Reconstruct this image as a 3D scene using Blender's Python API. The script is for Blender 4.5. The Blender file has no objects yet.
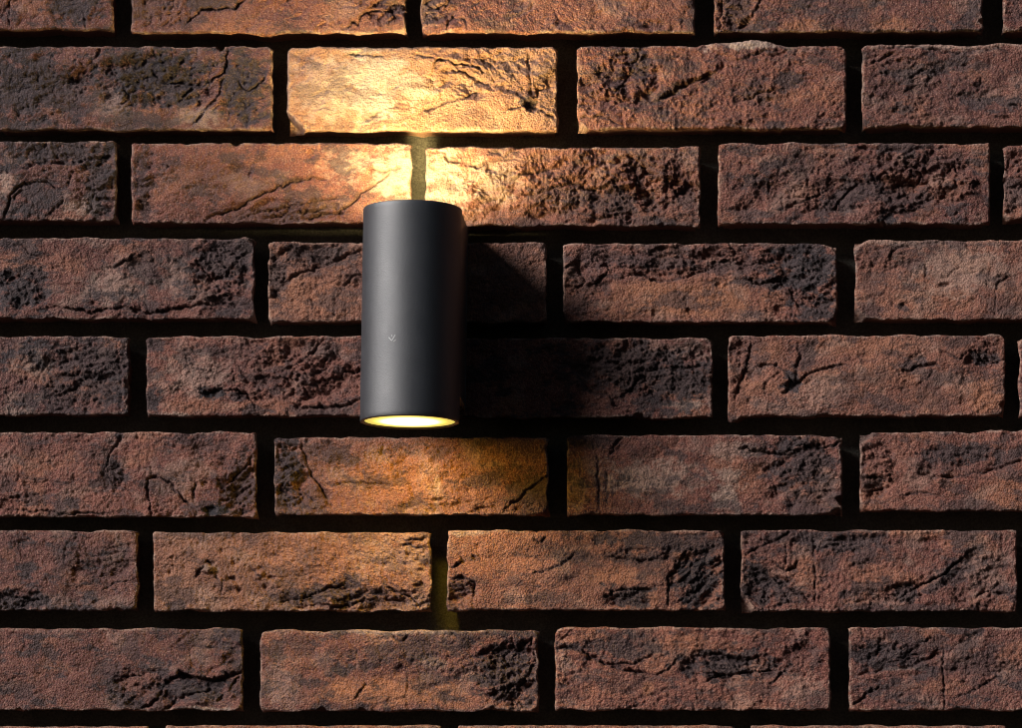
import bpy, math
import numpy as np
from mathutils import Vector, Matrix

# ------------------------------------------------------------------ camera
PITCH, YAW = math.radians(9.1), math.radians(3.5)
FPX = 3600.0                      # focal length in photo pixels (long lens)
MM = 0.0008                       # metres on the wall for one photo pixel
DIST = FPX * MM
d_ = np.array([-math.sin(YAW) * math.cos(PITCH), math.cos(YAW) * math.cos(PITCH), math.sin(PITCH)])
r_ = np.array([1.0, 0, 0]) - d_[0] * d_
r_ /= np.linalg.norm(r_)
u_ = np.cross(r_, d_)
CAM = -DIST * d_

scene = bpy.context.scene
cam = bpy.data.cameras.new("camera")
cam.sensor_width = 36.0
cam.lens = 36.0 * FPX / 1022.0
cam.clip_start = 0.05
cam.clip_end = 200.0
camo = bpy.data.objects.new("camera", cam)
scene.collection.objects.link(camo)
camo.matrix_world = Matrix(((r_[0], u_[0], -d_[0], CAM[0]),
                            (r_[1], u_[1], -d_[1], CAM[1]),
                            (r_[2], u_[2], -d_[2], CAM[2]),
                            (0, 0, 0, 1)))
scene.camera = camo

# ------------------------------------------------------------------ light
SUN_TO = Vector((-0.74, -0.47, 0.43)).normalized()    # towards the sun: left, front, above
world = bpy.data.worlds.new("World")
scene.world = world
world.use_nodes = True
wn = world.node_tree
bg = wn.nodes["Background"]
sky = wn.nodes.new("ShaderNodeTexSky")
sky.sky_type = 'NISHITA'
sky.sun_disc = False
sky.sun_elevation = math.asin(SUN_TO.z)
sky.sun_rotation = math.atan2(SUN_TO.x, SUN_TO.y)
wn.links.new(sky.outputs[0], bg.inputs[0])
bg.inputs[1].default_value = 0.013

sun = bpy.data.lights.new("sun", 'SUN')
sun.energy = 4.3
sun.angle = math.radians(22)
sun.color = (1.0, 0.95, 0.93)
suno = bpy.data.objects.new("sun", sun)
scene.collection.objects.link(suno)
suno.rotation_euler = SUN_TO.to_track_quat('Z', 'Y').to_euler()
suno.location = SUN_TO * 3

vs = scene.view_settings
vs.view_transform = 'Standard'
vs.look = 'None'
vs.exposure = 0.0
vs.gamma = 1.0
vs.use_curve_mapping = False
scene.cycles.use_denoising = True
scene.cycles.max_bounces = 6
scene.cycles.filter_width = 0.9
scene.cycles.sample_clamp_indirect = 3.0

# ------------------------------------------------------------------ helpers
rng = np.random.default_rng(11)
PERM = rng.permutation(4096)
GA = rng.uniform(0, 2 * math.pi, 4096)
GX, GY = np.cos(GA), np.sin(GA)


def gn(x, y, seed=0):
    """2-D gradient noise, about -1..1"""
    xi = np.floor(x).astype(np.int64)
    yi = np.floor(y).astype(np.int64)
    fx, fy = x - xi, y - yi
    u = fx * fx * fx * (fx * (fx * 6 - 15) + 10)
    v = fy * fy * fy * (fy * (fy * 6 - 15) + 10)

    def g(ix, iy, dx, dy):
        k = PERM[(ix + PERM[(iy + seed * 131) & 4095]) & 4095]
        return GX[k] * dx + GY[k] * dy
    a = g(xi, yi, fx, fy)
    b = g(xi + 1, yi, fx - 1, fy)
    c = g(xi, yi + 1, fx, fy - 1)
    e = g(xi + 1, yi + 1, fx - 1, fy - 1)
    return ((a + (b - a) * u) * (1 - v) + (c + (e - c) * u) * v) * 1.45


def fbm(x, y, seed, octs=4, gain=0.5):
    s, a, f = 0, 1.0, 1.0
    for o in range(octs):
        s = s + a * gn(x * f + 17.3 * o, y * f - 9.1 * o, seed + o)
        a *= gain
        f *= 2.03
    return s


def sstep(a, b, x):
    t = np.clip((x - a) / (b - a), 0, 1)
    return t * t * (3 - 2 * t)


def wall(px, py, depth=0.0):
    """photo pixel -> point on the wall's face plane (y = depth)"""
    dx = (px - 511.0) / FPX
    dy = (364.0 - py) / FPX
    ry = d_[1] + dx * r_[1] + dy * u_[1]
    t = (depth - CAM[1]) / ry
    X = CAM[0] + t * (d_[0] + dx * r_[0] + dy * u_[0])
    Z = CAM[2] + t * (d_[2] + dx * r_[2] + dy * u_[2])
    return X, Z


def link(name, mesh, mat, parent=None):
    o = bpy.data.objects.new(name, mesh)
    scene.collection.objects.link(o)
    if mat:
        mesh.materials.append(mat)
    if parent:
        o.parent = parent
    return o


def np_mesh(name, co, quads, smooth=True, tris=None):
    me = bpy.data.meshes.new(name)
    nq = len(quads)
    me.vertices.add(len(co))
    me.vertices.foreach_set("co", co.astype(np.float32).ravel())
    me.loops.add(nq * 4)
    me.loops.foreach_set("vertex_index", quads.astype(np.int32).ravel())
    me.polygons.add(nq)
    me.polygons.foreach_set("loop_start", np.arange(0, nq * 4, 4, dtype=np.int32))
    me.polygons.foreach_set("loop_total", np.full(nq, 4, dtype=np.int32))
    me.polygons.foreach_set("use_smooth", np.full(nq, smooth, dtype=bool))
    me.update(calc_edges=True)
    me.validate()
    return me


# ------------------------------------------------------------------ materials
class NT:
    def __init__(self, name):
        self.m = bpy.data.materials.new(name)
        self.m.use_nodes = True
        self.t = self.m.node_tree
        self.b = self.t.nodes["Principled BSDF"]

    def n(self, typ, **kw):
        nd = self.t.nodes.new(typ)
        for k, v in kw.items():
            if k.startswith("i_"):
                key = k[2:]
                key = int(key) if key.isdigit() else key
                nd.inputs[key].default_value = v
            else:
                setattr(nd, k, v)
        return nd

    def l(self, a, b):
        self.t.links.new(a, b)

    def mix(self, fac, a, b, mode='MIX'):
        nd = self.t.nodes.new("ShaderNodeMix")
        nd.data_type = 'RGBA'
        nd.blend_type = mode
        for idx, v in ((0, fac), (6, a), (7, b)):
            if hasattr(v, "links"):
                self.l(v, nd.inputs[idx])
            elif isinstance(v, (int, float)):
                nd.inputs[idx].default_value = v
            else:
                nd.inputs[idx].default_value = (*v, 1)
        return nd.outputs[2]

    def noise(self, vec, scale, detail=4, rough=0.6, dist=0.0):
        nd = self.n("ShaderNodeTexNoise")
        nd.inputs["Scale"].default_value = scale
        nd.inputs["Detail"].default_value = detail
        nd.inputs["Roughness"].default_value = rough
        nd.inputs["Distortion"].default_value = dist
        self.l(vec, nd.inputs["Vector"])
        return nd.outputs[0]

    def ramp(self, fac, a, b, lo=0.0, hi=1.0):
        nd = self.n("ShaderNodeMapRange")
        nd.inputs[1].default_value = a
        nd.inputs[2].default_value = b
        nd.inputs[3].default_value = lo
        nd.inputs[4].default_value = hi
        self.l(fac, nd.inputs[0])
        return nd.outputs[0]


def mat_brick():
    k = NT("fired_clay")
    pos = k.n("ShaderNodeNewGeometry").outputs["Position"]
    at = k.n("ShaderNodeAttribute", attribute_name="tone")      # r burnt and painted shade, g lime bloom and painted light, b iron orange, a piece
    sp = k.n("ShaderNodeSeparateColor")
    k.l(at.outputs["Color"], sp.inputs[0])
    big = k.ramp(k.noise(pos, 28, 5, 0.6, 0.4), 0.35, 0.68)
    mid = k.ramp(k.noise(pos, 170, 5, 0.7), 0.38, 0.66)
    fine = k.ramp(k.noise(pos, 850, 3, 0.75), 0.37, 0.63)
    c = k.mix(big, (0.24, 0.062, 0.040), (0.35, 0.122, 0.074))
    c = k.mix(k.ramp(at.outputs["Alpha"], 0, 1, 0, 0.85), c, k.mix(big, (0.070, 0.026, 0.028), (0.160, 0.057, 0.050)))
    c = k.mix(k.ramp(at.outputs["Alpha"], 0.42, 0.0, 0, 0.75), c, k.mix(big, (0.42, 0.205, 0.105), (0.50, 0.30, 0.175)))  # low tones turn tan, partly lamp glow put into lit bricks' colour
    c = k.mix(sp.outputs[2], c, (0.44, 0.170, 0.080))
    c = k.mix(k.ramp(mid, 0.45, 1, 0.0, 0.60), c, (0.100, 0.045, 0.040))
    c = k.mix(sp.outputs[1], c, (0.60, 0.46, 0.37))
    # sand grains: pale and dark specks
    c = k.mix(k.ramp(fine, 0.60, 1.0, 0.0, 0.42), c, (0.56, 0.34, 0.24))
    c = k.mix(k.ramp(fine, 0.35, 0.0, 0.0, 0.55), c, (0.06, 0.033, 0.030))
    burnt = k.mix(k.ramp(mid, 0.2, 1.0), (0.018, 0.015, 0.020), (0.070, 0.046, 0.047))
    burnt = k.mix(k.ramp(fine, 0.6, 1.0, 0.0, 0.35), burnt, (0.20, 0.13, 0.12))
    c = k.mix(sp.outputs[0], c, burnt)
    k.l(c, k.b.inputs["Base Color"])
    k.b.inputs["Roughness"].default_value = 0.66
    k.b.inputs["Specular IOR Level"].default_value = 0.45
    vo = k.n("ShaderNodeTexVoronoi", feature='F1')
    vo.inputs["Scale"].default_value = 640
    k.l(pos, vo.inputs["Vector"])
    g1 = k.n("ShaderNodeMath", operation='SUBTRACT')
    k.l(k.noise(pos, 520, 4, 0.85), g1.inputs[0])
    k.l(k.ramp(vo.outputs["Distance"], 0, 1, 0, 0.7), g1.inputs[1])
    bp = k.n("ShaderNodeBump")
    bp.inputs["Strength"].default_value = 1.0
    bp.inputs["Distance"].default_value = 0.0012
    k.l(g1.outputs[0], bp.inputs["Height"])
    k.l(bp.outputs[0], k.b.inputs["Normal"])
    return k.m


def mat_mortar():
    k = NT("cement_mortar")
    pos = k.n("ShaderNodeNewGeometry").outputs["Position"]
    a = k.ramp(k.noise(pos, 60, 5, 0.65), 0.3, 0.7)
    f = k.ramp(k.noise(pos, 520, 4, 0.75), 0.38, 0.62)
    c = k.mix(a, (0.105, 0.100, 0.086), (0.17, 0.160, 0.132))
    c = k.mix(k.ramp(f, 0, 1, 0, 0.8), c, (0.06, 0.057, 0.05))
    k.l(c, k.b.inputs["Base Color"])
    k.b.inputs["Roughness"].default_value = 0.9
    k.b.inputs["Specular IOR Level"].default_value = 0.2
    bp = k.n("ShaderNodeBump")
    bp.inputs["Strength"].default_value = 1.0
    bp.inputs["Distance"].default_value = 0.0025
    k.l(k.noise(pos, 300, 6, 0.8), bp.inputs["Height"])
    k.l(bp.outputs[0], k.b.inputs["Normal"])
    return k.m


def mat_coat(name, col, rough, bump=0.35):
    k = NT(name)
    pos = k.n("ShaderNodeNewGeometry").outputs["Position"]
    n1 = k.noise(pos, 1300, 2, 0.7)
    n2 = k.noise(pos, 60, 4, 0.6)
    c = k.mix(k.ramp(n2, 0.3, 0.7), [v * 0.85 for v in col], [v * 1.15 for v in col])
    k.l(c, k.b.inputs["Base Color"])
    k.l(k.ramp(n2, 0.3, 0.7, rough - 0.03, rough + 0.04), k.b.inputs["Roughness"])
    k.b.inputs["Metallic"].default_value = 0.0
    k.b.inputs["IOR"].default_value = 2.05
    k.b.inputs["Specular IOR Level"].default_value = 0.5
    bp = k.n("ShaderNodeBump")
    bp.inputs["Strength"].default_value = bump
    bp.inputs["Distance"].default_value = 0.0004
    k.l(n1, bp.inputs["Height"])
    k.l(bp.outputs[0], k.b.inputs["Normal"])
    return k.m


def mat_glow(name, col, rim, core, edge):
    """frosted glass over a lamp: a bright core that falls off to the rim"""
    k = NT(name)
    k.b.inputs["Base Color"].default_value = (0.8, 0.78, 0.7, 1)
    k.b.inputs["Roughness"].default_value = 0.35
    tc = k.n("ShaderNodeTexCoord").outputs["Object"]
    mp = k.n("ShaderNodeVectorMath", operation='SUBTRACT')
    k.l(tc, mp.inputs[0])
    mp.inputs[1].default_value = (0, -0.072, 0)
    fl = k.n("ShaderNodeVectorMath", operation='MULTIPLY')
    k.l(mp.outputs[0], fl.inputs[0])
    fl.inputs[1].default_value = (1, 1, 0)
    ln = k.n("ShaderNodeVectorMath", operation='LENGTH')
    k.l(fl.outputs[0], ln.inputs[0])
    t = k.n("ShaderNodeMapRange", interpolation_type='SMOOTHSTEP')
    k.l(ln.outputs["Value"], t.inputs[0])
    t.inputs[1].default_value, t.inputs[2].default_value = 0.004, 0.0350
    k.l(k.mix(t.outputs[0], col, rim), k.b.inputs["Emission Color"])
    pw = k.n("ShaderNodeMath", operation='POWER')
    k.l(k.ramp(t.outputs[0], 0, 1, 1, 0), pw.inputs[0])
    pw.inputs[1].default_value = 2.8
    k.l(k.ramp(pw.outputs[0], 0, 1, edge, core), k.b.inputs["Emission Strength"])
    return k.m


M_BRICK = mat_brick()
M_MORTAR = mat_mortar()
M_COAT = mat_coat("dark_powder_coat", (0.017, 0.021, 0.029), 0.52, 0.6)
M_MARK = mat_coat("pale_mark", (0.35, 0.35, 0.36), 0.5, 0.1)
M_UP = mat_glow("up_glow", (1.0, 0.76, 0.31), (1.0, 0.72, 0.27), 540.0, 40.0)
M_DOWN = mat_glow("down_glow", (1.0, 0.60, 0.045), (1.0, 0.80, 0.14), 125.0, 0.8)

# ------------------------------------------------------------------ brick features, read off each brick (photo pixels)
# D burnt patch (x,y,rx,ry[,strength,angle])   R crumbled area (x,y,rx,ry[,depth,grain angle])   K crease ([points][,depth,width,step])
# P pit (x,y,r[,depth])   B bump   L lime bloom, also painted lamp glow and lit rims   O orange clay   C chipped edge (x,y,r)   U outline swell (x,y,r,amount)
BRICKS = []


def brick(x0, x1, y0, y1, tone=0.5, corner=4, **f):
    BRICKS.append((x0, x1, y0, y1, tone, corner, f))


# course 1
brick(-165, 114, -52, 31, 0.6, D=[(75, 6, 28, 18)], R=[(78, 8, 26, 20, .6)], K=[([(11, -5), (9, 12), (10, 28)], 1.5), ([(82, 6), (85, 30)], 1)])
brick(131, 406, -52, 34, 0.38, D=[(205, 3, 32, 8, .8), (392, 6, 14, 10, .7), (150, 5, 14, 14, .5)],
      R=[(165, 12, 30, 18, .7), (386, 10, 22, 13, 1)],
      K=[([(185, 25), (202, 11), (235, 8), (247, -2)], 2.4), ([(358, 26), (362, 14), (375, 9), (390, 12), (400, 20)], 2.2), ([(345, 28), (352, 22), (360, 25)], 1.2), ([(372, 3), (385, 5), (396, 2)], 1.6)],
      O=[(392, 24, 12, 6)], C=[(406, 8, 7)], U=[(262, 36, 16, 3)])
brick(421, 696, -52, 34, 0.4, D=[(430, 8, 10, 14, .6)], R=[(440, 8, 18, 14, .9), (640, 26, 20, 6, .6)],
      K=[([(446, 31), (447, 23), (454, 17), (463, 19), (468, 29)], 2.2), ([(425, 4), (436, 9), (446, 5), (452, -3)], 2), ([(470, 8), (480, 3)], 1.3)], B=[(455, 28, 6, 2)])
brick(714, 984, -52, 33, 0.7, D=[(738, 10, 14, 18, .7), (840, 12, 36, 16, .45), (972, 14, 8, 18, .8)], R=[(738, 12, 16, 18, .9)],
      K=[([(722, -4), (721, 28)], 2.2, 1.4, 1.0), ([(733, 31), (746, 22), (757, 8), (762, -4)], 1.5)], O=[(800, 26, 22, 8), (893, 25, 20, 8)], C=[(984, 22, 8), (940, 36, 8), (960, 36, 7)])
brick(1003, 1280, -52, 32, 0.6, D=[(1016, 8, 8, 12, .5)])
# course 2
brick(-8, 273, 46, 131, 0.85, 6, D=[(25, 85, 45, 42, .9), (66, 95, 40, 22, .8), (155, 74, 52, 28, .95), (243, 86, 22, 38, .9), (140, 122, 40, 9, .7)],
      R=[(150, 78, 66, 34, 1.3), (40, 85, 45, 36, .8), (245, 90, 24, 38, .8)],
      K=[([(228, 46), (227, 60), (224, 71), (212, 82), (192, 87), (180, 101)], 2.6), ([(225, 71), (218, 96), (204, 112), (190, 129)], 2), ([(108, 70), (122, 84), (128, 98), (131, 106)], 2), ([(150, 70), (158, 78), (170, 82), (186, 82)], 3), ([(234, 78), (246, 92), (258, 86), (268, 74)], 2), ([(240, 100), (252, 112), (258, 108)], 1.6)],
      L=[(113, 100, 18, 20, .3), (195, 117, 24, 10, .35)], O=[(150, 110, 12, 8)], C=[(220, 47, 7)])
brick(287, 558, 47, 132, 0.0, D=[(532, 104, 10, 7, .9), (470, 66, 26, 8, .35, 20), (505, 84, 20, 8, .35, 30), (370, 117, 8, 4, .6), (545, 84, 9, 16, .3)],
      R=[(490, 74, 52, 24, 1.0, 25), (545, 80, 16, 34, .6)],
      K=[([(432, 74), (437, 62), (445, 60), (462, 63), (480, 68), (496, 82)], 3.0), ([(446, 68), (465, 72), (480, 80), (493, 89)], 2), ([(412, 52), (424, 57), (436, 60)], 1.2), ([(470, 58), (490, 64), (506, 78)], 1.6), ([(420, 112), (440, 104), (462, 98), (485, 87)], 1.4),
         ([(527, 48), (530, 72), (531, 96)], 2.0, 1.5, 1.0), ([(529, 105), (545, 112), (557, 119)], 2), ([(529, 106), (512, 108), (505, 110)], 2), ([(529, 102), (538, 90), (546, 88)], 2.4), ([(527, 99), (516, 94), (506, 88)], 1.6), ([(340, 57), (356, 53), (372, 56), (388, 57)], 1.2), ([(362, 120), (372, 115), (381, 113)], 1.3), ([(386, 112), (390, 118)], 1.4)],
      P=[(531, 105, 8, 5), (357, 51, 4, 1.5)], L=[(370, 82, 36, 40, .8), (372, 108, 14, 10, .7), (330, 88, 40, 34, .5), (405, 85, 12, 30, .6, -60)], O=[(310, 75, 14, 28, .5), (460, 55, 30, 8, .4)], CH=[(287, 112, 306, 131)])  # L: a lime smear, strengthened to paint in the lamp's pool of light
brick(577, 847, 46, 130, 0.45, 9, D=[(640, 62, 12, 20, .8), (618, 82, 10, 14, .7), (672, 92, 20, 5, .8, -30), (786, 82, 16, 9, .8), (757, 96, 14, 9, .6), (777, 126, 8, 6, .8)],
      R=[(630, 76, 28, 30, 1.2), (600, 100, 22, 24, .7), (755, 92, 22, 16, .6)],
      K=[([(655, 104), (664, 96), (676, 89), (690, 82), (706, 76), (722, 70)], 4.2, 2.6), ([(579, 117), (600, 117), (622, 126)], 1.8), ([(732, 62), (760, 55), (782, 52)], 1.6), ([(640, 50), (634, 66), (622, 86), (612, 96)], 2.6), ([(745, 100), (765, 92), (775, 88)], 1.6), ([(700, 82), (716, 76)], 2)],
      L=[(748, 48, 34, 4, .7)], U=[(748, 44, 26, -5), (710, 46, 14, -2)])  # thin L paints the bright lit rim on the top flake
brick(862, 1140, 44, 128, 0.7, 5, D=[(973, 101, 15, 7, .8), (1012, 101, 14, 6, .8), (972, 66, 16, 5, .7), (905, 80, 22, 20, .4), (880, 100, 14, 20, .35)], R=[(930, 92, 70, 38, .7), (880, 60, 20, 12, .6)],
      K=[([(866, 66), (884, 57), (898, 51)], 1.6), ([(880, 48), (920, 47), (958, 54), (985, 49), (1024, 54)], 2.2, 1.5, -1.0), ([(1003, 106), (1022, 105)], 2.4), ([(900, 84), (916, 74), (928, 66)], 1.4)], L=[(940, 46, 60, 3, .4)])  # L strip: rim light painted along the top edge
# course 3
brick(-160, 117, 141, 222, 0.95, D=[(60, 150, 60, 12, .9), (102, 180, 18, 36, .85), (36, 196, 26, 18, .8)], R=[(70, 152, 50, 12, .9), (100, 185, 18, 34, .9)],
      K=[([(-5, 174), (14, 172), (38, 163), (80, 162), (114, 158)], 2.4, 1.5, -1.5), ([(2, 222), (10, 196), (24, 183), (42, 181), (62, 192)], 2.4), ([(14, 200), (22, 188)], 1.6), ([(44, 218), (60, 205), (64, 195)], 1.2)], L=[(5, 184, 12, 12, .4), (80, 206, 18, 10, .35)])
brick(131, 412, 143, 224, 0.45, D=[(143, 184, 9, 36, .75), (212, 180, 40, 13, .35), (275, 212, 62, 10, .5, -8), (250, 192, 26, 5, .3, -30)], R=[(145, 184, 10, 36, .9), (215, 178, 42, 16, .5), (292, 210, 62, 12, 1.0, -14)],
      K=[([(203, 220), (225, 212), (245, 203), (262, 192), (282, 186), (300, 179), (332, 179)], 2.6), ([(330, 218), (352, 202), (373, 186), (391, 172)], 2.8, 1.4), ([(238, 219), (264, 210), (290, 206), (320, 201), (348, 196)], 2.4), ([(262, 217), (300, 211), (336, 208)], 2.6), ([(290, 222), (322, 214), (352, 212)], 2.4), ([(340, 176), (350, 170), (358, 168)], 1.4), ([(368, 168), (384, 172), (395, 170), (402, 164)], 1.4), ([(158, 163), (168, 167), (166, 172), (158, 172)], 1.4)],
      P=[(312, 154, 6, 1.5), (235, 205, 5, 1)], L=[(395, 175, 24, 34, .6), (350, 165, 24, 14, .4)], C=[(236, 142, 8)])  # L near the lamp puts its glow into the colour
brick(425, 701, 147, 227, 0.38, D=[(608, 200, 44, 13, .75), (548, 192, 22, 8, .6), (642, 166, 18, 12, .6), (686, 202, 12, 15, .7), (662, 224, 12, 6, .9), (500, 150, 30, 4, .3)], R=[(570, 186, 110, 34, 1.3), (480, 205, 25, 15, .7), (665, 185, 34, 34, .9)],
      K=[([(430, 152), (444, 152), (447, 160), (464, 164)], 2), ([(458, 152), (463, 162), (476, 166), (500, 158), (520, 160)], 1.8), ([(488, 168), (514, 178), (540, 170), (562, 166)], 2), ([(518, 196), (545, 190), (570, 180), (590, 190), (622, 181)], 2.8), ([(660, 212), (680, 192), (690, 176)], 2), ([(628, 155), (648, 170), (664, 182)], 2.2), ([(600, 168), (615, 178), (618, 192)], 1.6), ([(490, 150), (505, 156), (515, 150)], 1.8), ([(570, 210), (600, 218), (640, 212)], 1.8)], L=[(445, 185, 24, 34, .6), (490, 180, 30, 20, .45)], C=[(662, 228, 8)])  # L at the left end is painted lamp glow
brick(718, 991, 143, 225, 0.65, D=[(800, 166, 14, 16, .6), (848, 197, 36, 11, .8, -30), (905, 200, 26, 14, .7), (905, 165, 44, 8, .5), (885, 222, 17, 9, .95), (748, 215, 14, 8, .6), (955, 160, 12, 8, .5)], R=[(855, 186, 118, 32, .9), (930, 178, 50, 26, 1.0)],
      K=[([(786, 208), (814, 196), (842, 180)], 2), ([(832, 212), (848, 192), (862, 180)], 2.6), ([(900, 172), (912, 166), (922, 174), (916, 184), (902, 183)], 1.8), ([(944, 172), (953, 164), (962, 176)], 2), ([(722, 149), (736, 147), (742, 150), (734, 156)], 2.2), ([(878, 208), (900, 212), (925, 208)], 1.5), ([(815, 147), (850, 148), (900, 150), (960, 148)], 1.8, 1.3, -.8)], C=[(885, 227, 11), (991, 152, 6)])
brick(1004, 1285, 145, 220, 0.5, 8, D=[(1015, 195, 12, 14, .6)], R=[(1015, 180, 14, 34, 1.2)], C=[(1005, 180, 6)])
# course 4
brick(-22, 255, 238, 320, 0.75, 5, D=[(18, 292, 30, 18, .95), (10, 274, 8, 6, .9), (30, 253, 10, 8, .8), (222, 262, 34, 22, .85), (146, 272, 18, 20, .7), (185, 250, 8, 18, .6), (150, 306, 14, 6, .7), (235, 305, 22, 10, .7)],
      R=[(222, 272, 34, 34, 1.2), (18, 290, 30, 20, 1), (150, 270, 22, 18, .6)],
      K=[([(110, 268), (124, 262), (138, 252)], 2), ([(48, 306), (90, 312), (125, 307), (150, 313), (200, 304), (252, 306)], 2.6, 1.5, .8), ([(194, 258), (210, 278), (226, 275), (238, 258), (253, 250)], 2.6), ([(188, 302), (204, 291), (222, 284)], 2), ([(22, 244), (28, 254), (40, 258)], 2)], P=[(10, 275, 7, 3), (138, 308, 5, 2)], L=[(118, 286, 34, 18, .3), (175, 275, 14, 20, .25)])
brick(268, 547, 242, 323, 0.3, D=[(315, 254, 48, 10, .8), (276, 275, 10, 20, .75), (352, 276, 12, 10, .6), (510, 280, 45, 40, .35)], R=[(312, 257, 44, 13, 1.0), (276, 278, 10, 20, 1), (350, 280, 12, 14, .7)],
      K=[([(266, 304), (281, 286), (298, 273), (322, 265), (348, 254), (362, 250)], 2.8, 1.8, .5), ([(271, 262), (284, 250), (292, 246)], 2), ([(276, 285), (286, 278)], 1.6), ([(343, 288), (354, 276), (364, 272)], 2)], O=[(315, 298, 44, 24, .5)])
brick(563, 838, 243, 323, 0.4, 7, D=[(668, 262, 60, 9, .75), (735, 265, 40, 9, .7), (806, 268, 34, 28, .95), (600, 256, 20, 12, .6), (765, 282, 24, 6, .8), (576, 302, 18, 16, .6), (818, 308, 22, 12, .9), (590, 285, 14, 10, .5)],
      R=[(690, 260, 110, 17, 1.2, 8), (808, 280, 30, 36, 1.0), (590, 275, 22, 30, .8)],
      K=[([(622, 277), (640, 274), (652, 279), (672, 280), (692, 274), (712, 268), (728, 260)], 2.8, 1.6, -.8), ([(708, 263), (735, 258), (746, 265), (772, 262)], 2.4), ([(729, 243), (735, 252), (733, 258)], 2), ([(735, 276), (760, 283), (780, 279), (792, 294), (802, 312)], 2.6), ([(800, 297), (836, 300)], 2.2), ([(576, 264), (586, 280), (574, 291)], 2.2), ([(590, 286), (610, 270), (602, 258)], 2), ([(560, 270), (574, 264)], 1.6)],
      P=[(656, 312, 5, 2), (690, 312, 5, 2), (718, 285, 3, 2), (780, 310, 7, 2.5)], O=[(680, 298, 90, 20, .85)])
brick(855, 1132, 240, 321, 0.36, 10, D=[(868, 285, 10, 18, .4), (1005, 305, 22, 14, .5), (901, 307, 6, 4, .8), (885, 252, 14, 8, .4)], R=[(885, 260, 30, 14, .7), (1000, 285, 20, 18, .6)],
      K=[([(925, 266), (926, 279)], 2.2), ([(994, 292), (1000, 280), (1012, 277)], 1.6), ([(888, 258), (898, 247), (912, 243)], 1.5), ([(996, 290), (996, 318)], 1.2), ([(915, 246), (935, 243), (960, 240)], 1.4, 1.3, -.8)], P=[(945, 285, 5, 2), (903, 306, 4, 1.5)], L=[(960, 270, 50, 26, .3), (900, 243, 50, 4, .35)], O=[(930, 300, 50, 14, .4)])
# course 5
brick(-150, 129, 336, 416, 0.95, D=[(95, 368, 40, 36, .8), (60, 402, 36, 14, .7), (20, 350, 20, 10, .5)], R=[(80, 375, 52, 32, .9)],
      K=[([(70, 378), (92, 364), (106, 364)], 2), ([(60, 396), (80, 384), (110, 392)], 1.6), ([(118, 345), (120, 380), (122, 405)], 1.4)], L=[(34, 362, 18, 14, .3), (20, 412, 18, 5, .3)], C=[(60, 418, 8)])
brick(146, 421, 336, 417, 0.45, D=[(212, 393, 12, 6, 1), (151, 344, 12, 8, .8), (151, 403, 10, 13, .9), (185, 356, 10, 9, .6), (242, 352, 22, 10, .45), (320, 350, 24, 8, .6), (258, 410, 12, 6, .8), (320, 410, 34, 6, .7), (240, 397, 12, 5, .8)], R=[(275, 372, 74, 32, .8), (320, 375, 40, 30, .8)],
      K=[([(203, 394), (214, 390), (232, 390), (246, 395), (256, 408)], 3), ([(284, 371), (300, 361), (314, 350), (324, 340)], 2.6), ([(318, 384), (334, 379), (346, 372), (364, 369)], 2.6), ([(288, 404), (310, 408), (338, 407), (362, 400)], 3.4, 1.8), ([(248, 382), (262, 376), (280, 378)], 1.6), ([(300, 385), (312, 376), (330, 366)], 1.6)], P=[(212, 394, 8, 4)], L=[(195, 375, 34, 22, .3), (175, 415, 14, 3, .5)], O=[(195, 405, 26, 10, .4)])
brick(437, 713, 338, 419, 0.75, D=[(630, 368, 60, 22, .85), (680, 382, 36, 22, .9), (595, 360, 30, 10, .7)], R=[(645, 368, 70, 28, 1.2)],
      K=[([(568, 364), (578, 374), (588, 390), (608, 396), (616, 406)], 2.8, 1.8, -1), ([(612, 400), (630, 392), (640, 378)], 2.4), ([(664, 350), (668, 364), (680, 368), (700, 366)], 2), ([(590, 360), (620, 364), (650, 362)], 2)], P=[(620, 404, 7, 2.5)], L=[(690, 404, 24, 5, .45), (690, 350, 20, 10, .2)], C=[(640, 420, 10)])
brick(728, 1006, 335, 417, 0.35, 5, D=[(793, 382, 10, 10, .95), (806, 354, 12, 14, .7), (914, 365, 12, 6, .8), (880, 376, 34, 8, .45), (985, 361, 12, 8, .9), (930, 398, 20, 16, .45), (752, 346, 14, 10, .4), (845, 395, 16, 10, .4)], R=[(742, 365, 12, 36, 1.0), (985, 355, 20, 16, .9)],
      K=[([(755, 366), (775, 365), (789, 373), (793, 384)], 2.4), ([(793, 386), (808, 373), (828, 367), (846, 365)], 3), ([(801, 350), (798, 365), (795, 380)], 2.6, 2.0), ([(898, 371), (920, 367), (936, 363), (946, 371)], 2), ([(973, 348), (988, 364), (1004, 359)], 2.4), ([(752, 338), (749, 356), (742, 376), (734, 398)], 2.4, 1.5, -1), ([(944, 352), (960, 358), (968, 352)], 1.5), ([(782, 393), (790, 388)], 2.2)],
      P=[(793, 384, 7, 3.4), (984, 361, 6, 2.5)], O=[(985, 395, 20, 20, .6), (860, 345, 60, 12, .4), (770, 352, 18, 10, .4)], L=[(820, 390, 26, 16, .2)], U=[(731, 420, 7, 6), (727, 341, 5, 0)], C=[(1006, 405, 9)])
brick(1019, 1290, 338, 417, 0.5)
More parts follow.
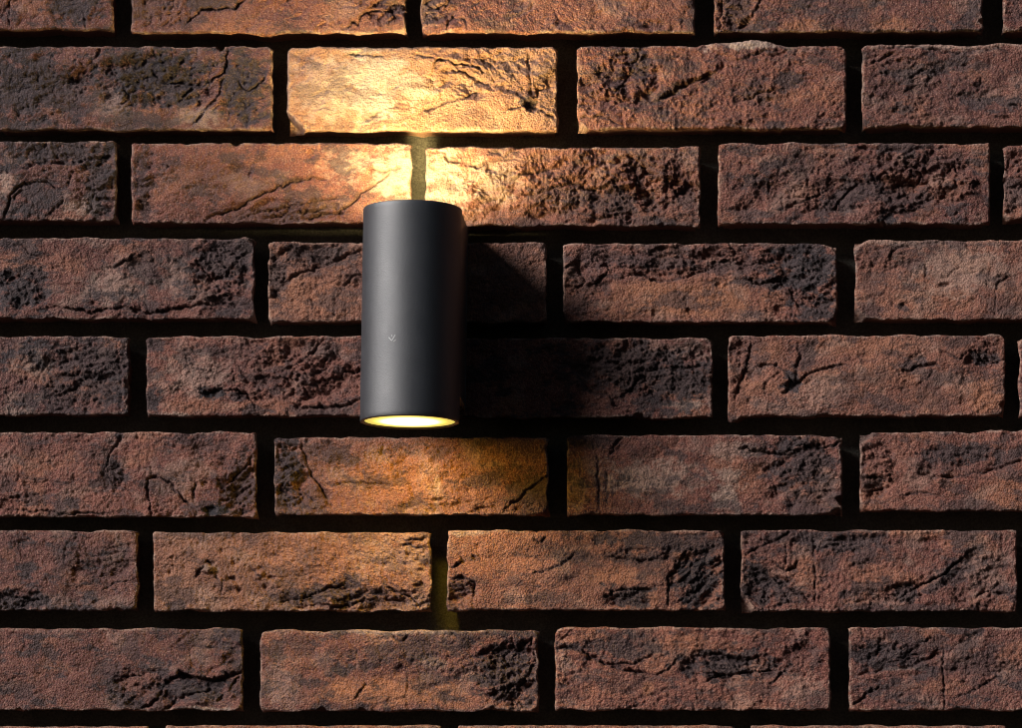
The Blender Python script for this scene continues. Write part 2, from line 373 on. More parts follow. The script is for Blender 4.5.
# course 6
brick(-22, 257, 432, 518, 0.5, D=[(113, 472, 12, 14, .85), (165, 490, 14, 12, .4), (214, 510, 12, 6, 1), (240, 486, 18, 26, .75), (72, 505, 10, 7, .8), (212, 449, 18, 8, .55), (95, 455, 16, 9, .45), (120, 437, 6, 5, .9), (30, 450, 10, 8, .4), (5, 484, 8, 10, .6)], R=[(238, 490, 22, 26, 1.2, -35), (115, 475, 12, 14, 1)],
      K=[([(124, 433), (116, 446), (109, 456), (104, 474)], 2.4), ([(146, 480), (156, 476), (168, 482), (180, 494), (196, 510)], 3.2, 1.8), ([(147, 482), (149, 500), (153, 516)], 2.8), ([(222, 490), (234, 476), (248, 464), (257, 450)], 2.6), ([(195, 500), (192, 490), (198, 484)], 2.4), ([(220, 503), (240, 492), (255, 482)], 2), ([(0, 509), (60, 513), (120, 513)], 1.6), ([(106, 476), (118, 484)], 2.2)],
      P=[(210, 511, 7, 3.5), (206, 484, 4, 2)], L=[(175, 475, 26, 16, .2)])
brick(274, 549, 437, 516, 0.35, 6, D=[(287, 468, 17, 32, .9), (288, 502, 16, 14, .8), (336, 455, 20, 11, .7), (440, 453, 12, 7, .5), (530, 492, 24, 14, .7), (520, 448, 26, 10, .4), (316, 495, 14, 14, .5)], R=[(288, 476, 17, 40, 1.2), (475, 507, 70, 6, .9, -20), (312, 500, 16, 16, .7)],
      K=[([(302, 438), (304, 460), (314, 478), (324, 492), (332, 510)], 2.8, 1.6, -1), ([(322, 485), (350, 482), (392, 485)], 1.6), ([(500, 514), (520, 498), (536, 484), (549, 474)], 3.2), ([(290, 500), (305, 492), (315, 505)], 2), ([(276, 470), (290, 468), (302, 476)], 2), ([(430, 502), (445, 497), (462, 500)], 1.6)], L=[(437, 485, 3, 22, .4), (375, 455, 14, 8, .2)], O=[(400, 475, 60, 20, .5)])
brick(567, 843, 435, 516, 0.55, 6, D=[(580, 442, 24, 8, .8), (802, 462, 30, 26, .85), (786, 447, 18, 7, .9), (640, 450, 18, 8, .35), (825, 490, 18, 20, .6), (690, 482, 10, 6, .4)], R=[(802, 472, 36, 34, 1.0), (595, 445, 30, 8, .6)],
      K=[([(597, 450), (598, 478), (600, 512)], 2, 2.0, .5), ([(606, 470), (608, 508)], 1), ([(733, 447), (758, 451), (788, 456), (804, 447)], 2.4), ([(802, 437), (804, 446), (812, 447), (832, 447), (842, 439)], 2.6), ([(610, 455), (616, 442), (622, 437)], 1.6)], L=[(650, 478, 50, 16, .4), (728, 490, 14, 20, .45), (735, 450, 26, 10, .3), (578, 490, 12, 20, .25)], O=[(745, 476, 22, 18, .4)], C=[(843, 500, 10), (838, 514, 10)])
brick(860, 1135, 432, 512, 0.4, 5, D=[(960, 452, 40, 9, .85), (1010, 454, 22, 8, .8), (874, 484, 12, 8, .7), (985, 505, 10, 5, .6), (930, 462, 20, 8, .5)], R=[(878, 468, 16, 26, 1), (960, 462, 50, 16, .7, 5)],
      K=[([(922, 474), (944, 478), (970, 475), (995, 468), (1024, 461)], 2.6, 1.6, -.8), ([(862, 492), (878, 487), (892, 488)], 2.2), ([(865, 478), (880, 477), (888, 482)], 2.2), ([(900, 496), (920, 492), (940, 496)], 1.2)], O=[(1010, 495, 30, 20, .5)], C=[(862, 434, 15)], U=[(1022, 432, 60, -2)])
# course 7
brick(-140, 138, 530, 611, 0.85, D=[(18, 600, 36, 10, .9), (66, 556, 10, 20, .5), (110, 562, 20, 16, .4), (130, 610, 14, 6, .8)], R=[(105, 562, 34, 26, .6), (20, 600, 36, 10, .9)],
      K=[([(-5, 590), (12, 597), (46, 601)], 2.4, 1.6, 1.2), ([(98, 592), (112, 584), (128, 578)], 1.3), ([(66, 548), (64, 566)], 1.4)], C=[(120, 612, 8)])
brick(153, 432, 532, 612, 0.22, 3, D=[(335, 594, 50, 10, .8), (352, 584, 16, 8, .8), (176, 606, 9, 6, .8), (385, 602, 40, 8, .5), (420, 586, 5, 5, .7)], R=[(362, 600, 72, 13, 1.2, -10), (250, 580, 60, 14, .3)],
      K=[([(195, 579), (201, 570), (208, 562), (213, 562)], 3), ([(222, 592), (225, 581), (238, 577)], 1.8), ([(252, 568), (256, 575), (264, 578)], 2), ([(280, 600), (306, 597), (330, 588), (344, 583)], 2.6), ([(403, 541), (418, 540), (430, 537)], 1.4), ([(398, 545), (414, 546), (431, 549)], 1.4), ([(388, 588), (404, 592), (416, 602), (424, 609)], 2.2), ([(306, 604), (340, 606), (370, 600)], 2.2), ([(216, 572), (222, 590)], 1.2)],
      P=[(272, 579, 4, 2.4), (236, 561, 5, 1.5), (239, 590, 4, 2.2), (419, 585, 4, 2.4), (264, 586, 3, 1)], B=[(208, 569, 7, 4.5), (230, 584, 7, 3), (259, 575, 6, 3.4), (274, 584, 5, 2.2)], L=[(209, 569, 7, 4, .4), (395, 555, 40, 18, .25)], O=[(330, 560, 90, 24, .4)], C=[(236, 531, 6)])
brick(447, 725, 530, 611, 0.35, 5, D=[(460, 590, 14, 14, .5), (650, 541, 58, 9, .85), (698, 578, 24, 26, .95), (628, 596, 26, 10, .9), (572, 556, 18, 8, .7), (640, 558, 22, 6, .8), (508, 602, 8, 5, .6), (690, 545, 30, 12, .8), (565, 575, 25, 10, .3)],
      R=[(462, 593, 15, 18, 1.3), (697, 578, 27, 34, 1.3, -35), (628, 597, 26, 10, 1.1), (640, 556, 34, 8, .8)],
      K=[([(447, 580), (460, 576), (475, 582), (472, 604)], 2.2), ([(452, 568), (463, 561), (460, 556)], 1.6), ([(606, 556), (640, 561), (660, 557), (672, 548)], 2.2), ([(667, 608), (668, 582), (677, 562), (692, 548)], 2.4), ([(533, 538), (540, 543), (548, 538)], 1.8), ([(604, 596), (622, 588), (640, 590)], 2), ([(530, 575), (560, 566), (575, 552)], 1.2)], P=[(475, 558, 3, 2.2)], O=[(500, 555, 46, 24, .5), (612, 576, 30, 10, .7), (684, 556, 12, 8, .7), (650, 600, 10, 10, .5)], L=[(470, 533, 24, 3, .5)], C=[(536, 530, 6)])
brick(741, 1018, 530, 612, 0.6, 4, D=[(762, 576, 22, 9, .9, 30), (838, 542, 46, 10, .85), (870, 552, 20, 12, .7, -30), (783, 538, 20, 6, .7), (770, 594, 28, 12, .85), (905, 592, 16, 9, .85), (946, 574, 18, 6, .9, -35), (832, 562, 10, 8, .6), (1005, 568, 6, 6, .6), (910, 608, 60, 5, .7), (760, 545, 14, 12, .4)],
      R=[(770, 590, 28, 18, 1.2, 28), (840, 545, 50, 10, .7), (978, 580, 30, 28, .7), (905, 594, 20, 12, 1)],
      K=[([(814, 536), (815, 580), (816, 606)], 1.8, 1.2, .6), ([(743, 565), (764, 573), (786, 586), (814, 602)], 2.8, 1.8, -.6), ([(744, 556), (756, 548), (776, 540), (790, 531)], 2), ([(772, 562), (788, 570), (800, 560)], 2), ([(896, 600), (918, 586), (944, 574), (960, 560), (976, 547)], 3), ([(815, 576), (832, 577)], 1.5), ([(973, 598), (988, 590), (1006, 595)], 2), ([(785, 545), (786, 565)], 1.3), ([(850, 566), (868, 560), (880, 564)], 1.4)], O=[(925, 532, 30, 8, .5), (805, 570, 14, 20, .4)], L=[(985, 565, 24, 30, .2)], CH=[(741, 590, 755, 613)])
brick(1031, 1300, 531, 612, 0.5)
# course 8
brick(-36, 243, 628, 711, 0.75, 6, D=[(195, 688, 38, 12, .9), (130, 646, 12, 16, .6), (48, 654, 12, 9, .7), (108, 672, 16, 10, .6), (22, 690, 14, 10, .6), (236, 672, 12, 34, .5), (190, 640, 14, 10, .5), (160, 690, 12, 16, .6)], R=[(140, 690, 34, 22, .9), (200, 692, 40, 14, .6, -25), (225, 645, 22, 18, .5)],
      K=[([(166, 682), (180, 675), (198, 678), (212, 681), (228, 676), (244, 671)], 4.2, 2.6, 1.6), ([(160, 712), (176, 698), (196, 692), (212, 690)], 2.4), ([(134, 710), (150, 704), (160, 696), (164, 686)], 2.2), ([(210, 706), (226, 692), (240, 676)], 1.8), ([(100, 670), (120, 678), (140, 676)], 1.3)], L=[(200, 709, 36, 2.5, .6)], C=[(20, 713, 9)])
brick(260, 539, 630, 712, 0.6, 5, D=[(338, 668, 12, 7, .85), (408, 650, 52, 12, .7), (508, 672, 32, 38, .85), (274, 652, 12, 10, .7), (430, 680, 20, 8, .6), (300, 645, 16, 10, .4), (325, 708, 12, 6, .8), (362, 708, 9, 5, .8)], R=[(510, 674, 30, 38, 1.5), (440, 665, 40, 14, .6)],
      K=[([(516, 658), (521, 641), (532, 641), (536, 658), (528, 676)], 2.8, 1.8), ([(488, 700), (496, 690), (512, 692)], 2), ([(392, 634), (398, 640), (410, 636)], 1.6), ([(452, 632), (458, 640)], 2), ([(355, 700), (362, 690), (366, 680)], 1.2)], O=[(385, 692, 70, 14, .9), (455, 700, 30, 10, .5)], L=[(277, 684, 18, 24, .22), (430, 662, 16, 6, .3), (400, 632, 80, 2.5, .5)], C=[(322, 713, 9), (362, 713, 7), (398, 714, 6), (495, 712, 6), (260, 712, 6)])
brick(555, 831, 627, 711, 0.45, 6, D=[(622, 648, 40, 13, .8), (728, 664, 44, 15, .9), (570, 648, 14, 4, .9), (630, 684, 24, 10, .4), (762, 690, 14, 8, .5), (818, 700, 14, 10, .5), (815, 655, 6, 10, .6)], R=[(730, 668, 46, 16, 1.2, 12), (570, 690, 16, 20, .5), (800, 650, 14, 20, .5)],
      K=[([(553, 648), (574, 648), (588, 655), (604, 664), (640, 673), (657, 676)], 3.6, 2.2, -.8), ([(608, 665), (636, 662), (652, 655)], 1.8), ([(686, 660), (712, 652), (744, 660), (772, 654)], 2), ([(698, 686), (718, 675), (748, 672), (776, 669)], 2.4), ([(768, 686), (782, 672), (792, 664)], 1.6), ([(657, 676), (668, 668), (682, 658)], 1.4)], O=[(680, 642, 30, 12, .5), (648, 686, 6, 8, .7), (590, 638, 24, 6, .4)], L=[(565, 662, 8, 10, .25), (800, 690, 20, 16, .2)], U=[(760, 627, 14, 2)])
brick(849, 1125, 627, 711, 0.7, 4, D=[(880, 655, 34, 14, .9), (915, 645, 30, 14, .7), (980, 664, 28, 18, .6), (900, 690, 20, 12, .5), (975, 632, 10, 4, .8)], R=[(885, 652, 34, 12, .8, -20), (985, 668, 30, 18, .5)],
      K=[([(856, 675), (878, 671), (892, 666), (906, 668), (924, 662), (940, 653)], 2.6, 2.0, -2.2), ([(908, 654), (918, 644), (932, 637)], 2.2), ([(872, 656), (880, 646)], 1.6), ([(916, 662), (932, 656), (940, 648)], 1.6), ([(943, 640), (944, 675), (945, 712)], 1.8, 1.2, .5), ([(852, 706), (866, 694), (880, 684)], 1.8), ([(945, 670), (958, 668)], 1.4), ([(950, 700), (975, 690), (1000, 676)], 1.2)], L=[(900, 668, 22, 2, .3)], C=[(960, 712, 6)])
# course 9, only its upper edge shows
brick(-130, 148, 726, 808, 0.3)
brick(164, 442, 725, 808, 0.3)
brick(458, 735, 725, 808, 0.3)
brick(751, 1008, 725, 808, 0.3)
brick(1024, 1300, 727, 808, 0.3)
N_SEEN = len(BRICKS)
# one brick more on each side and one course above and below, so the wall goes on past the frame
for (xa, xb, y0, y1) in [(-165, 1280, -52, 33), (-8, 1140, 46, 131), (-160, 1285, 143, 224), (-22, 1132, 240, 322), (-150, 1290, 337, 417), (-22, 1135, 433, 516), (-140, 1300, 531, 612), (-36, 1125, 628, 711), (-130, 1300, 726, 808)]:
    for k in range(2):
        brick(xa - 292 * (k + 1), xa - 16 - 292 * k, y0, y1, 0.5)
        brick(xb + 16 + 292 * k, xb + 292 * (k + 1), y0, y1, 0.5)
for y0, off in ((-149, -300), (-246, -446), (822, -180), (919, -310)):
    for k in range(7):
        brick(off - 300 + 292 * k, off - 24 + 292 * k, y0, y0 + 82, 0.5)


def ell(x, y, cx, cy, rx, ry, ang=0.0):
    a = math.radians(ang)
    dx, dy = x - cx, y - cy
    u = dx * math.cos(a) + dy * math.sin(a)
    v = -dx * math.sin(a) + dy * math.cos(a)
    return np.sqrt((u / rx) ** 2 + (v / ry) ** 2)


def poly_dist(x, y, pts):
    """distance, signed side (+ is above the line when it runs left to right) and place along 0..1"""
    best = np.full(x.shape, 1e9)
    side = np.zeros(x.shape)
    along = np.zeros(x.shape)
    seg = [math.dist(pts[i], pts[i + 1]) for i in range(len(pts) - 1)]
    tot, acc = sum(seg), 0
    for i in range(len(pts) - 1):
        (ax, ay), (bx, by) = pts[i], pts[i + 1]
        ex, ey = bx - ax, by - ay
        t = np.clip(((x - ax) * ex + (y - ay) * ey) / (seg[i] ** 2), 0, 1)
        qx, qy = x - (ax + t * ex), y - (ay + t * ey)
        dd = np.hypot(qx, qy)
        m = dd < best
        best = np.where(m, dd, best)
        side = np.where(m, np.sign(ey * qx - ex * qy), side)
        along = np.where(m, (acc + t * seg[i]) / tot, along)
        acc += seg[i]
    return best, side, along


def rough_field(x, y, seed, ang=None):
    """crumbled clay: rounded lumps parted by narrow valleys; <= 0"""
    if ang is not None:
        a = math.radians(ang)
        u = (x * math.cos(a) + y * math.sin(a)) / 2.6
        v = -x * math.sin(a) + y * math.cos(a)
    else:
        u, v = x, y
    u = u + 3.0 * fbm(x / 14, y / 14, seed + 40, 2)
    v = v + 3.0 * fbm(x / 14 + 9, y / 14, seed + 44, 2)
    s = 0
    for sc, w in ((19, 1.0), (9, .75), (4.6, .55), (2.6, .3)):
        n = np.abs(gn(u / sc, v / sc, seed + int(sc)))
        s = s - w * np.clip(1 - 2.4 * n, 0, 1) ** 1.6
    return s


def flakes(x, y, seed, ang=None):
    """thin layers broken away: flat terraces with sharp crooked ledges"""
    a = math.radians(ang or -12)
    u = x * math.cos(a) + y * math.sin(a)
    v = -x * math.sin(a) + y * math.cos(a)
    n = 2.6 * fbm(u / 40, v / 21, seed, 5, .55)
    fl = np.floor(n)
    return fl + sstep(.80, 1.0, n - fl)


def build_brick(idx, spec, parent):
    x0, x1, y0, y1, tone, corner, f = spec
    x1, y1 = x1 - 0.8, y1 - 1.0
    sd = 100 + idx * 37
    seen = idx < N_SEEN
    step = 1.0 if (seen and idx < N_SEEN - 5) else 2.0
    if not seen:
        step = 5.0
    nx = max(8, int((x1 - x0) / step)) + 1
    ny = max(6, int((y1 - y0) / step)) + 1
    x, y = np.meshgrid(np.linspace(x0, x1, nx), np.linspace(y0, y1, ny))
    # uneven outline
    lf, rt = np.exp(-(x - x0) / 7), np.exp(-(x1 - x) / 7)
    tp, bt = np.exp(-(y - y0) / 7), np.exp(-(y1 - y) / 7)
    px = x + lf * 1.5 * fbm(y / 22, y * 0 + 3, sd + 1, 3) + rt * 1.8 * fbm(y / 22, y * 0 + 8, sd + 2, 3)
    py = y + tp * 1.7 * fbm(x / 34, x * 0 + 5, sd + 3, 4, .40) + bt * 2.2 * fbm(x / 34, x * 0 + 1, sd + 4, 4, .42)
    for (cx, cy, r, amt) in f.get("U", []):
        edge = tp if abs(cy - y0) < abs(cy - y1) else bt
        py = py + amt * edge * np.exp(-((x - cx) / r) ** 2) * (1 + .3 * gn(x / 5, y * 0, sd))
    # distance inside the outline
    hx, hy = (x1 - x0) / 2, (y1 - y0) / 2
    cr = np.random.default_rng(sd + 5).uniform(.6, 2.1, 4) * corner
    R = np.where(x < (x0 + x1) / 2, np.where(y < (y0 + y1) / 2, cr[0], cr[1]), np.where(y < (y0 + y1) / 2, cr[2], cr[3]))
    qx, qy = np.abs(x - (x0 + x1) / 2) - (hx - R), np.abs(y - (y0 + y1) / 2) - (hy - R)
    din = -(np.hypot(np.maximum(qx, 0), np.maximum(qy, 0)) + np.minimum(np.maximum(qx, qy), 0) - R)
    din = din + 1.0 * fbm(x / 16, y / 16, sd + 5, 4, .5) * np.exp(-din / 6)
    for (cx, cy, r) in f.get("C", []):
        e = np.hypot(x - cx, y - cy) - r * .7 + 2.2 * fbm(x / 7, y / 7, sd + 6, 3)
        din = np.minimum(din, e * 0.8 + 1.2)
    for (ax, ay, bx, by) in f.get("CH", []):            # knocked-off lower left corner
        ln = math.hypot(bx - ax, by - ay)
        e = ((x - ax) * (ay - by) + (y - ay) * (bx - ax)) / ln
        din = np.minimum(din, -e + 0.8 * fbm(x / 6, y / 6, sd + 7, 2))
    # relief, in pixels (0.8 mm)
    br = np.random.default_rng(sd)
    h = br.uniform(-1, 1) + br.uniform(-1, 1) * (x - x0) / (x1 - x0) + br.uniform(-.8, .8) * (y - y0) / (y1 - y0)
    h = h + 2.3 * fbm(x / 70, y / 46, sd + 8, 2) + 1.0 * fbm(x / 19, y / 19, sd + 10, 3)
    g = gn(x / 5.2, y / 5.2, sd + 14) * .85 + gn(x / 2.9, y / 2.9, sd + 15) * 1.1
    smooth = br.uniform(.45, 1.05)          # some bricks are flatter, some coarser
    h = h + g * smooth * (0.8 + 0.5 * gn(x / 30, y / 30, sd + 16))
    # pitted skin
    pit = sstep(.52, .85, gn(x / 7.5, y / 7.5, sd + 17)) * sstep(-.1, .4, gn(x / 40, y / 40, sd + 18))
    h = h - 1.0 * smooth * pit
    # fine wandering cracks in some places
    wx, wy = x + 5 * fbm(x / 26, y / 26, sd + 20, 3), y + 5 * fbm(x / 26 + 4, y / 26, sd + 23, 3)
    vein = np.clip(1 - 11 * np.abs(gn(wx / 48, wy / 30, sd + 26)), 0, 1)
    h = h - 1.3 * vein * sstep(.0, .35, gn(x / 55, y / 40, sd + 27))
    ro = 0.35 * sstep(.18, .5, fbm(x / 48, y / 30, sd + 28, 2))
    h = h + 1.5 * ro * rough_field(x, y, sd + 30) + 1.0 * smooth * sstep(.05, .4, fbm(x / 60, y / 36, sd + 34, 2)) * flakes(x, y, sd + 36)
    char_shade = (.45 + .5 * tone) * sstep(.14, .62, fbm(x / 52, y / 26, sd + 50, 6, .72))
    char_shade = np.maximum(char_shade, (.25 + .4 * tone) * sstep(.45, .85, fbm(x / 9, y / 7, sd + 55, 3, .8)))
    dust_light = 0.16 * sstep(.2, .7, fbm(x / 45, y / 28, sd + 54, 4))
    orange = 0.35 * sstep(.1, .6, fbm(x / 60, y / 40, sd + 58, 3))
    if not seen:
        f = {}
    nz1, nz2 = 1.3 * fbm(x / 17, y / 12, sd + 60, 5, .72), fbm(x / 22, y / 18, sd + 64, 3)
    for r in f.get("R", []):
        amp = r[4] if len(r) > 4 else 1.0
        ang = r[5] if len(r) > 5 else None
        m = sstep(1.25, .7, ell(x, y, *r[:4]) + .32 * nz2)
        h = h + m * amp * (1.5 * rough_field(x, y, sd + 70, ang) + 1.5 * flakes(x, y, sd + 76, ang) - .2)
        char_shade = np.maximum(char_shade, .30 * m * np.clip(-rough_field(x, y, sd + 70, ang), 0, 1))
    for r in f.get("D", []):
        st = r[4] if len(r) > 4 else .9
        ang = r[5] if len(r) > 5 else 0
        m = sstep(1.3, .72, ell(x, y, *r[:4], ang) + .55 * nz1)
        char_shade = np.maximum(char_shade, st * m)
        h = h - .7 * m * st
    for r in f.get("L", []):
        st = r[4] if len(r) > 4 else .5
        ang = r[5] if len(r) > 5 else 0
        dust_light = np.maximum(dust_light, st * sstep(1.35, .5, ell(x, y, *r[:4], ang) + .5 * nz1))
    for r in f.get("O", []):
        st = r[4] if len(r) > 4 else .6
        orange = np.maximum(orange, st * sstep(1.35, .5, ell(x, y, *r[:4]) + .4 * nz2))
    kx = x + 2.3 * fbm(x / 11, y / 11, sd + 80, 4, .6)
    ky = y + 2.3 * fbm(x / 11 + 7, y / 11, sd + 83, 4, .6)
    for c in f.get("K", []):
        pts = c[0]
        dep = c[1] if len(c) > 1 else 2.0
        wd = c[2] if len(c) > 2 else 1.35
        stp = c[3] if len(c) > 3 else .45
        dd, side, al = poly_dist(kx, ky, pts)
        taper = sstep(-.02, .18, al) * sstep(1.02, .82, al)
        wv = wd * (0.75 + .45 * gn(x / 11, y / 11, sd + 86))
        wv = np.clip(wv, .7, None)
        h = h - 1.7 * dep * np.clip(.85 + .8 * gn(x / 13, y / 13, sd + 88), .15, 1.4) * (.35 + .65 * taper) * np.exp(-(dd / wv) ** 2)
        # one lip stands prouder than the other
        h = h + stp * 1.9 * taper * np.where(side > 0, 1, -.6) * np.exp(-dd / 9.0) * (1 - np.exp(-(dd / 1.2) ** 2))
        char_shade = np.maximum(char_shade, .75 * taper * np.exp(-(dd / (wv * 1.3)) ** 2))  # crease lines darkened: dirt, with their shade put into the colour
    for p in f.get("P", []):
        dep = p[3] if len(p) > 3 else 2
        e = np.hypot((kx - p[0]), (ky - p[1]) * 1.3) / p[2]
        h = h - dep * 1.2 * sstep(1.15, .45, e)
    for p in f.get("B", []):
        e = np.hypot((kx - p[0]), (ky - p[1]) * 1.25) / p[2]
        h = h + p[3] * np.sqrt(np.clip(1 - e * e, 0, 1))
    # rounded arrises; beyond the outline the face falls away into the joint
    RR = 2.5
    t = np.clip(1 - din / RR, 0, 1)
    h = h - RR * (1 - np.sqrt(np.clip(1 - t * t, 0, 1)))
    h = np.where(din < 0, np.maximum(h + din * 7, -20 + .4 * h), h)
    # arrises are paler: some wear, plus lit rims painted into the colour
    dust_light = np.maximum(dust_light, .42 * sstep(3.2, .8, din) * sstep(-.4, .5, nz1))
    X, Z = wall(px, py)
    Y = -h * MM
    front = np.stack([X, Y, Z], -1).reshape(-1, 3)
    ids = np.arange(nx * ny).reshape(ny, nx)
    q = np.stack([ids[:-1, :-1], ids[1:, :-1], ids[1:, 1:], ids[:-1, 1:]], -1).reshape(-1, 4)
    ring = np.concatenate([ids[0, :-1], ids[:-1, -1], ids[-1, :0:-1], ids[:0:-1, 0]])
    co, quads, last = [front], [q], ring
    base = nx * ny
    nr = len(ring)
    rx, rz, rd = front[ring, 0], front[ring, 2], front[ring, 1]
    cxm, czm = front[:, 0].mean(), front[:, 2].mean()
    col = [np.stack([char_shade.ravel(), dust_light.ravel(), orange.ravel(), np.full(nx * ny, tone)], -1)]
    hw, hh = np.ptp(front[:, 0]) / 2, np.ptp(front[:, 2]) / 2
    for k, (dy, tp_) in enumerate(((0.007, .0011), (0.022, .0034), (0.050, .0050))):
        # hand-moulded bricks draw in slightly towards the back
        wob = tp_ + 0.0006 * gn(np.arange(nr) / 6.0, np.full(nr, k * 1.7), sd + 90 + k)
        vx = cxm + (rx - cxm) * (1 - wob / hw)
        vz = czm + (rz - czm) * (1 - wob / hh)
        co.append(np.stack([vx, np.maximum(rd + .002 * (k + 1), dy), vz], -1))
        new = base + np.arange(nr)
        quads.append(np.stack([last, np.roll(last, -1), np.roll(new, -1), new], -1))
        last = new
        base += nr
        col.append(np.tile([[.25, .1, .1, tone]], (nr, 1)))
    me = np_mesh("brick", np.concatenate(co), np.concatenate(quads))
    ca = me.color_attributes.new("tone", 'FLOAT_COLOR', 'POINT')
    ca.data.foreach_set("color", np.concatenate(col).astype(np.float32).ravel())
    return link("brick", me, M_BRICK, parent)


# ------------------------------------------------------------------ the wall
brick_wall = bpy.data.objects.new("brick_wall", None)
scene.collection.objects.link(brick_wall)
brick_wall["label"] = "dark reddish brown wall of rough handmade bricks with deep shadowed joints"
brick_wall["category"] = "wall"

for i, s in enumerate(BRICKS):
    build_brick(i, s, brick_wall)

# mortar bed, set back between the bricks
mx, my = np.meshgrid(np.arange(-760, 1801, 4.0), np.arange(-260, 1021, 4.0))
MX, MZ = wall(mx, my, 0.0)
MY = 0.0405 - MM * (1.2 * fbm(mx / 30, my / 30, 900, 3) + .6 * fbm(mx / 9, my / 9, 905, 2))
ids = np.arange(mx.size).reshape(mx.shape)
mq = np.stack([ids[:-1, :-1], ids[1:, :-1], ids[1:, 1:], ids[:-1, 1:]], -1).reshape(-1, 4)
mortar = link("mortar", np_mesh("mortar", np.stack([MX, MY, MZ], -1).reshape(-1, 3), mq), M_MORTAR, brick_wall)

# ------------------------------------------------------------------ the lamp
RAD = 0.0388                      # tube radius
AX_D = 0.072                      # axis in front of the wall


def at_depth(px, py, depth):
    X, Z = wall(np.array(float(px)), np.array(float(py)), depth)
    return float(X), float(Z)


lx, ztop = at_depth(411.5, 209.6, -AX_D)
lx2, zbot = at_depth(411.0, 422.3, -AX_D)
lx = (lx + lx2) / 2
LH = ztop - zbot
wall_lamp = bpy.data.objects.new("wall_lamp", None)
scene.collection.objects.link(wall_lamp)
wall_lamp.location = (lx, 0, zbot)
wall_lamp["label"] = "dark grey metal cylinder lamp on the brick wall, glowing above and below"
wall_lamp["category"] = "wall lamp"


def lathe(profile, n=128):
    """closed profile of (radius, z) revolved about the tube axis; local to the lamp"""
    m = len(profile)
    a = np.linspace(0, 2 * math.pi, n, endpoint=False)
    P = np.array(profile)
    co = np.stack([np.outer(np.cos(a), P[:, 0]), np.outer(np.sin(a), P[:, 0]) - AX_D, np.tile(P[:, 1], (n, 1))], -1).reshape(-1, 3)
    i, j = np.meshgrid(np.arange(n), np.arange(m), indexing='ij')
    i2, j2 = (i + 1) % n, (j + 1) % m
    q = np.stack([i * m + j, i2 * m + j, i2 * m + j2, i * m + j2], -1).reshape(-1, 4)
    return co, q


W = 0.0034
e = 0.0007
prof = [(RAD, e), (RAD, LH - e), (RAD - e * .3, LH - e * .3), (RAD - e, LH), (RAD - W + e * .6, LH), (RAD - W, LH - e), (RAD - W, e), (RAD - W + e * .6, 0), (RAD - e, 0), (RAD - e * .3, e * .3)]
prof = [prof[0]] + [(RAD, e + (LH - 2 * e) * t) for t in np.linspace(.02, .98, 12)] + prof[1:]
co, q = lathe(prof)
housing = link("housing", np_mesh("housing", co, q), M_COAT, wall_lamp)


def lens(name, z, up, mat):
    """slightly domed glass disc seated inside the tube's mouth"""
    n, rings = 96, 8
    R0 = RAD - W - 0.0001
    co, q = [], []
    a = np.linspace(0, 2 * math.pi, n, endpoint=False)
    s = 1 if up else -1
    radii = [R0] + [R0 * (1 - k / rings) for k in range(0, rings)] + [0.0008]
    hs = [-0.004] + [0.0009 * (1 - (r / R0) ** 2) for r in radii[1:]]
    for r, hh in zip(radii, hs):
        co.append(np.stack([np.cos(a) * r, np.sin(a) * r - AX_D, np.full(n, z + s * hh)], -1))
    co = np.concatenate(co)
    for k in range(len(radii) - 1):
        i = np.arange(n)
        i2 = (i + 1) % n
        f4 = np.stack([k * n + i, k * n + i2, (k + 1) * n + i2, (k + 1) * n + i], -1)
        q.append(f4 if up else f4[:, ::-1])
    me = np_mesh(name, co, np.concatenate(q))
    # close the centre
    import bmesh
    bm = bmesh.new()
    bm.from_mesh(me)
    bm.verts.ensure_lookup_table()
    cap = [bm.verts[(len(radii) - 1) * n + i] for i in range(n)]
    bm.faces.new(cap if up else cap[::-1])
    bm.normal_update()
    bm.to_mesh(me)
    bm.free()
    return link(name, me, mat, wall_lamp)


ul = lens("lens", LH - 0.0010, True, M_UP)
ul["label"] = "bright warm glass at the top of the tube"
dl = lens("lens", 0.0010, False, M_DOWN)
dl["label"] = "glowing yellow glass at the bottom of the tube"


def box_mesh(name, xa, xb, ya, yb, za, zb, bev):
    import bmesh
    bm = bmesh.new()
    bmesh.ops.create_cube(bm, size=1)
    for v in bm.verts:
        v.co = ((xa + xb) / 2 + v.co.x * (xb - xa), (ya + yb) / 2 + v.co.y * (yb - ya), (za + zb) / 2 + v.co.z * (zb - za))
    bmesh.ops.bevel(bm, geom=bm.edges[:], offset=bev, segments=3, affect='EDGES', profile=.5)
    me = bpy.data.meshes.new(name)
    bm.to_mesh(me)
    bm.free()
    return me


arm = link("mounting_arm", box_mesh("mounting_arm", -RAD + .0006, RAD - .0006, -AX_D + .012, -0.006, .0015, LH - .0015, .0012), M_COAT, wall_lamp)
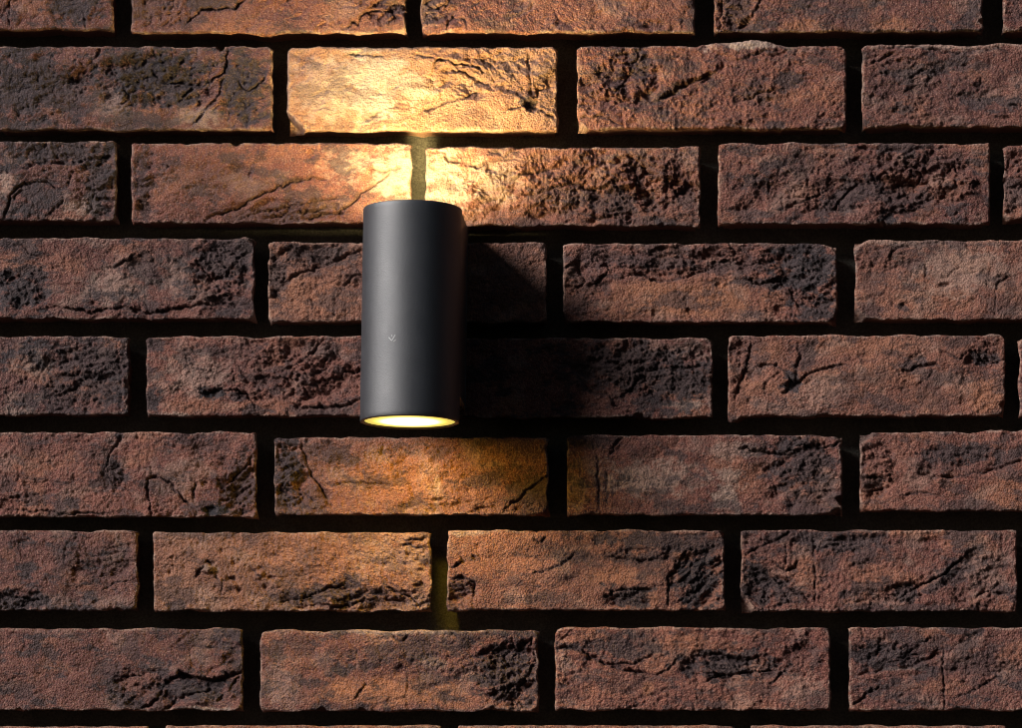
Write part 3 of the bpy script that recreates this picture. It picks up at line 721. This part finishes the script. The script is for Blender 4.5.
# the arm is hollowed where the tube passes: keep only what lies behind the tube
import bmesh
bm = bmesh.new()
prf = []
for t in np.linspace(-1, 1, 33):
    xx = t * (RAD - .0006)
    prf.append((xx, -AX_D + math.sqrt(max(RAD ** 2 - xx ** 2, 0)) + .0003))
za, zb = .022, LH - .0010
lo = [bm.verts.new((x_, y_, za)) for x_, y_ in prf] + [bm.verts.new((RAD - .0006, -.006, za)), bm.verts.new((-RAD + .0006, -.006, za))]
hi = [bm.verts.new((v.co.x, v.co.y, zb)) for v in lo]
bm.faces.new(lo[::-1])
bm.faces.new(hi)
for i in range(len(lo)):
    j = (i + 1) % len(lo)
    bm.faces.new((lo[i], lo[j], hi[j], hi[i]))
bmesh.ops.recalc_face_normals(bm, faces=bm.faces[:])
bm.to_mesh(arm.data)
bm.free()

plate = link("wall_plate", box_mesh("wall_plate", -RAD + .0002, RAD - .0002, -0.0058, 0.004, 0.020, LH + .0005, .0014), M_COAT, wall_lamp)


def strokes(name, segs, mat):
    """a tiny raised mark laid on the curved face of the tube"""
    bm = bmesh.new()
    for (ax, ay, bx, by, w) in segs:
        L_ = math.hypot(bx - ax, by - ay)
        nx_, ny_ = -(by - ay) / L_ * w / 2, (bx - ax) / L_ * w / 2
        quad = [(ax + nx_, ay + ny_), (bx + nx_, by + ny_), (bx - nx_, by - ny_), (ax - nx_, ay - ny_)]
        rows = []
        for rr in (RAD - .0002, RAD + .00025):
            rows.append([bm.verts.new((rr * math.sin(p / RAD), -AX_D - rr * math.cos(p / RAD), q_)) for p, q_ in quad])
        bm.faces.new(rows[1])
        for i in range(4):
            j = (i + 1) % 4
            bm.faces.new((rows[0][i], rows[0][j], rows[1][j], rows[1][i]))
    bmesh.ops.recalc_face_normals(bm, faces=bm.faces[:])
    me = bpy.data.meshes.new(name)
    bm.to_mesh(me)
    bm.free()
    return link(name, me, mat, wall_lamp)


ex = RAD * math.asin((397.0 - 411.0) / 49.0)
_, ez = at_depth(397, 338.5, -AX_D - RAD * .95)
ez -= zbot
s = 0.00082
strokes("emblem", [(ex - 3.6 * s, ez + 1.2 * s, ex - .6 * s, ez - 2.2 * s, .0006), (ex - .6 * s, ez - 2.2 * s, ex + 3 * s, ez + 3.4 * s, .0007),
                   (ex - 0.6 * s, ez + 3.2 * s, ex + 0.1 * s, ez + 1.4 * s, .0005), (ex + 1.2 * s, ez - 3.2 * s, ex + 3.6 * s, ez - 1.2 * s, .0005)], M_MARK)
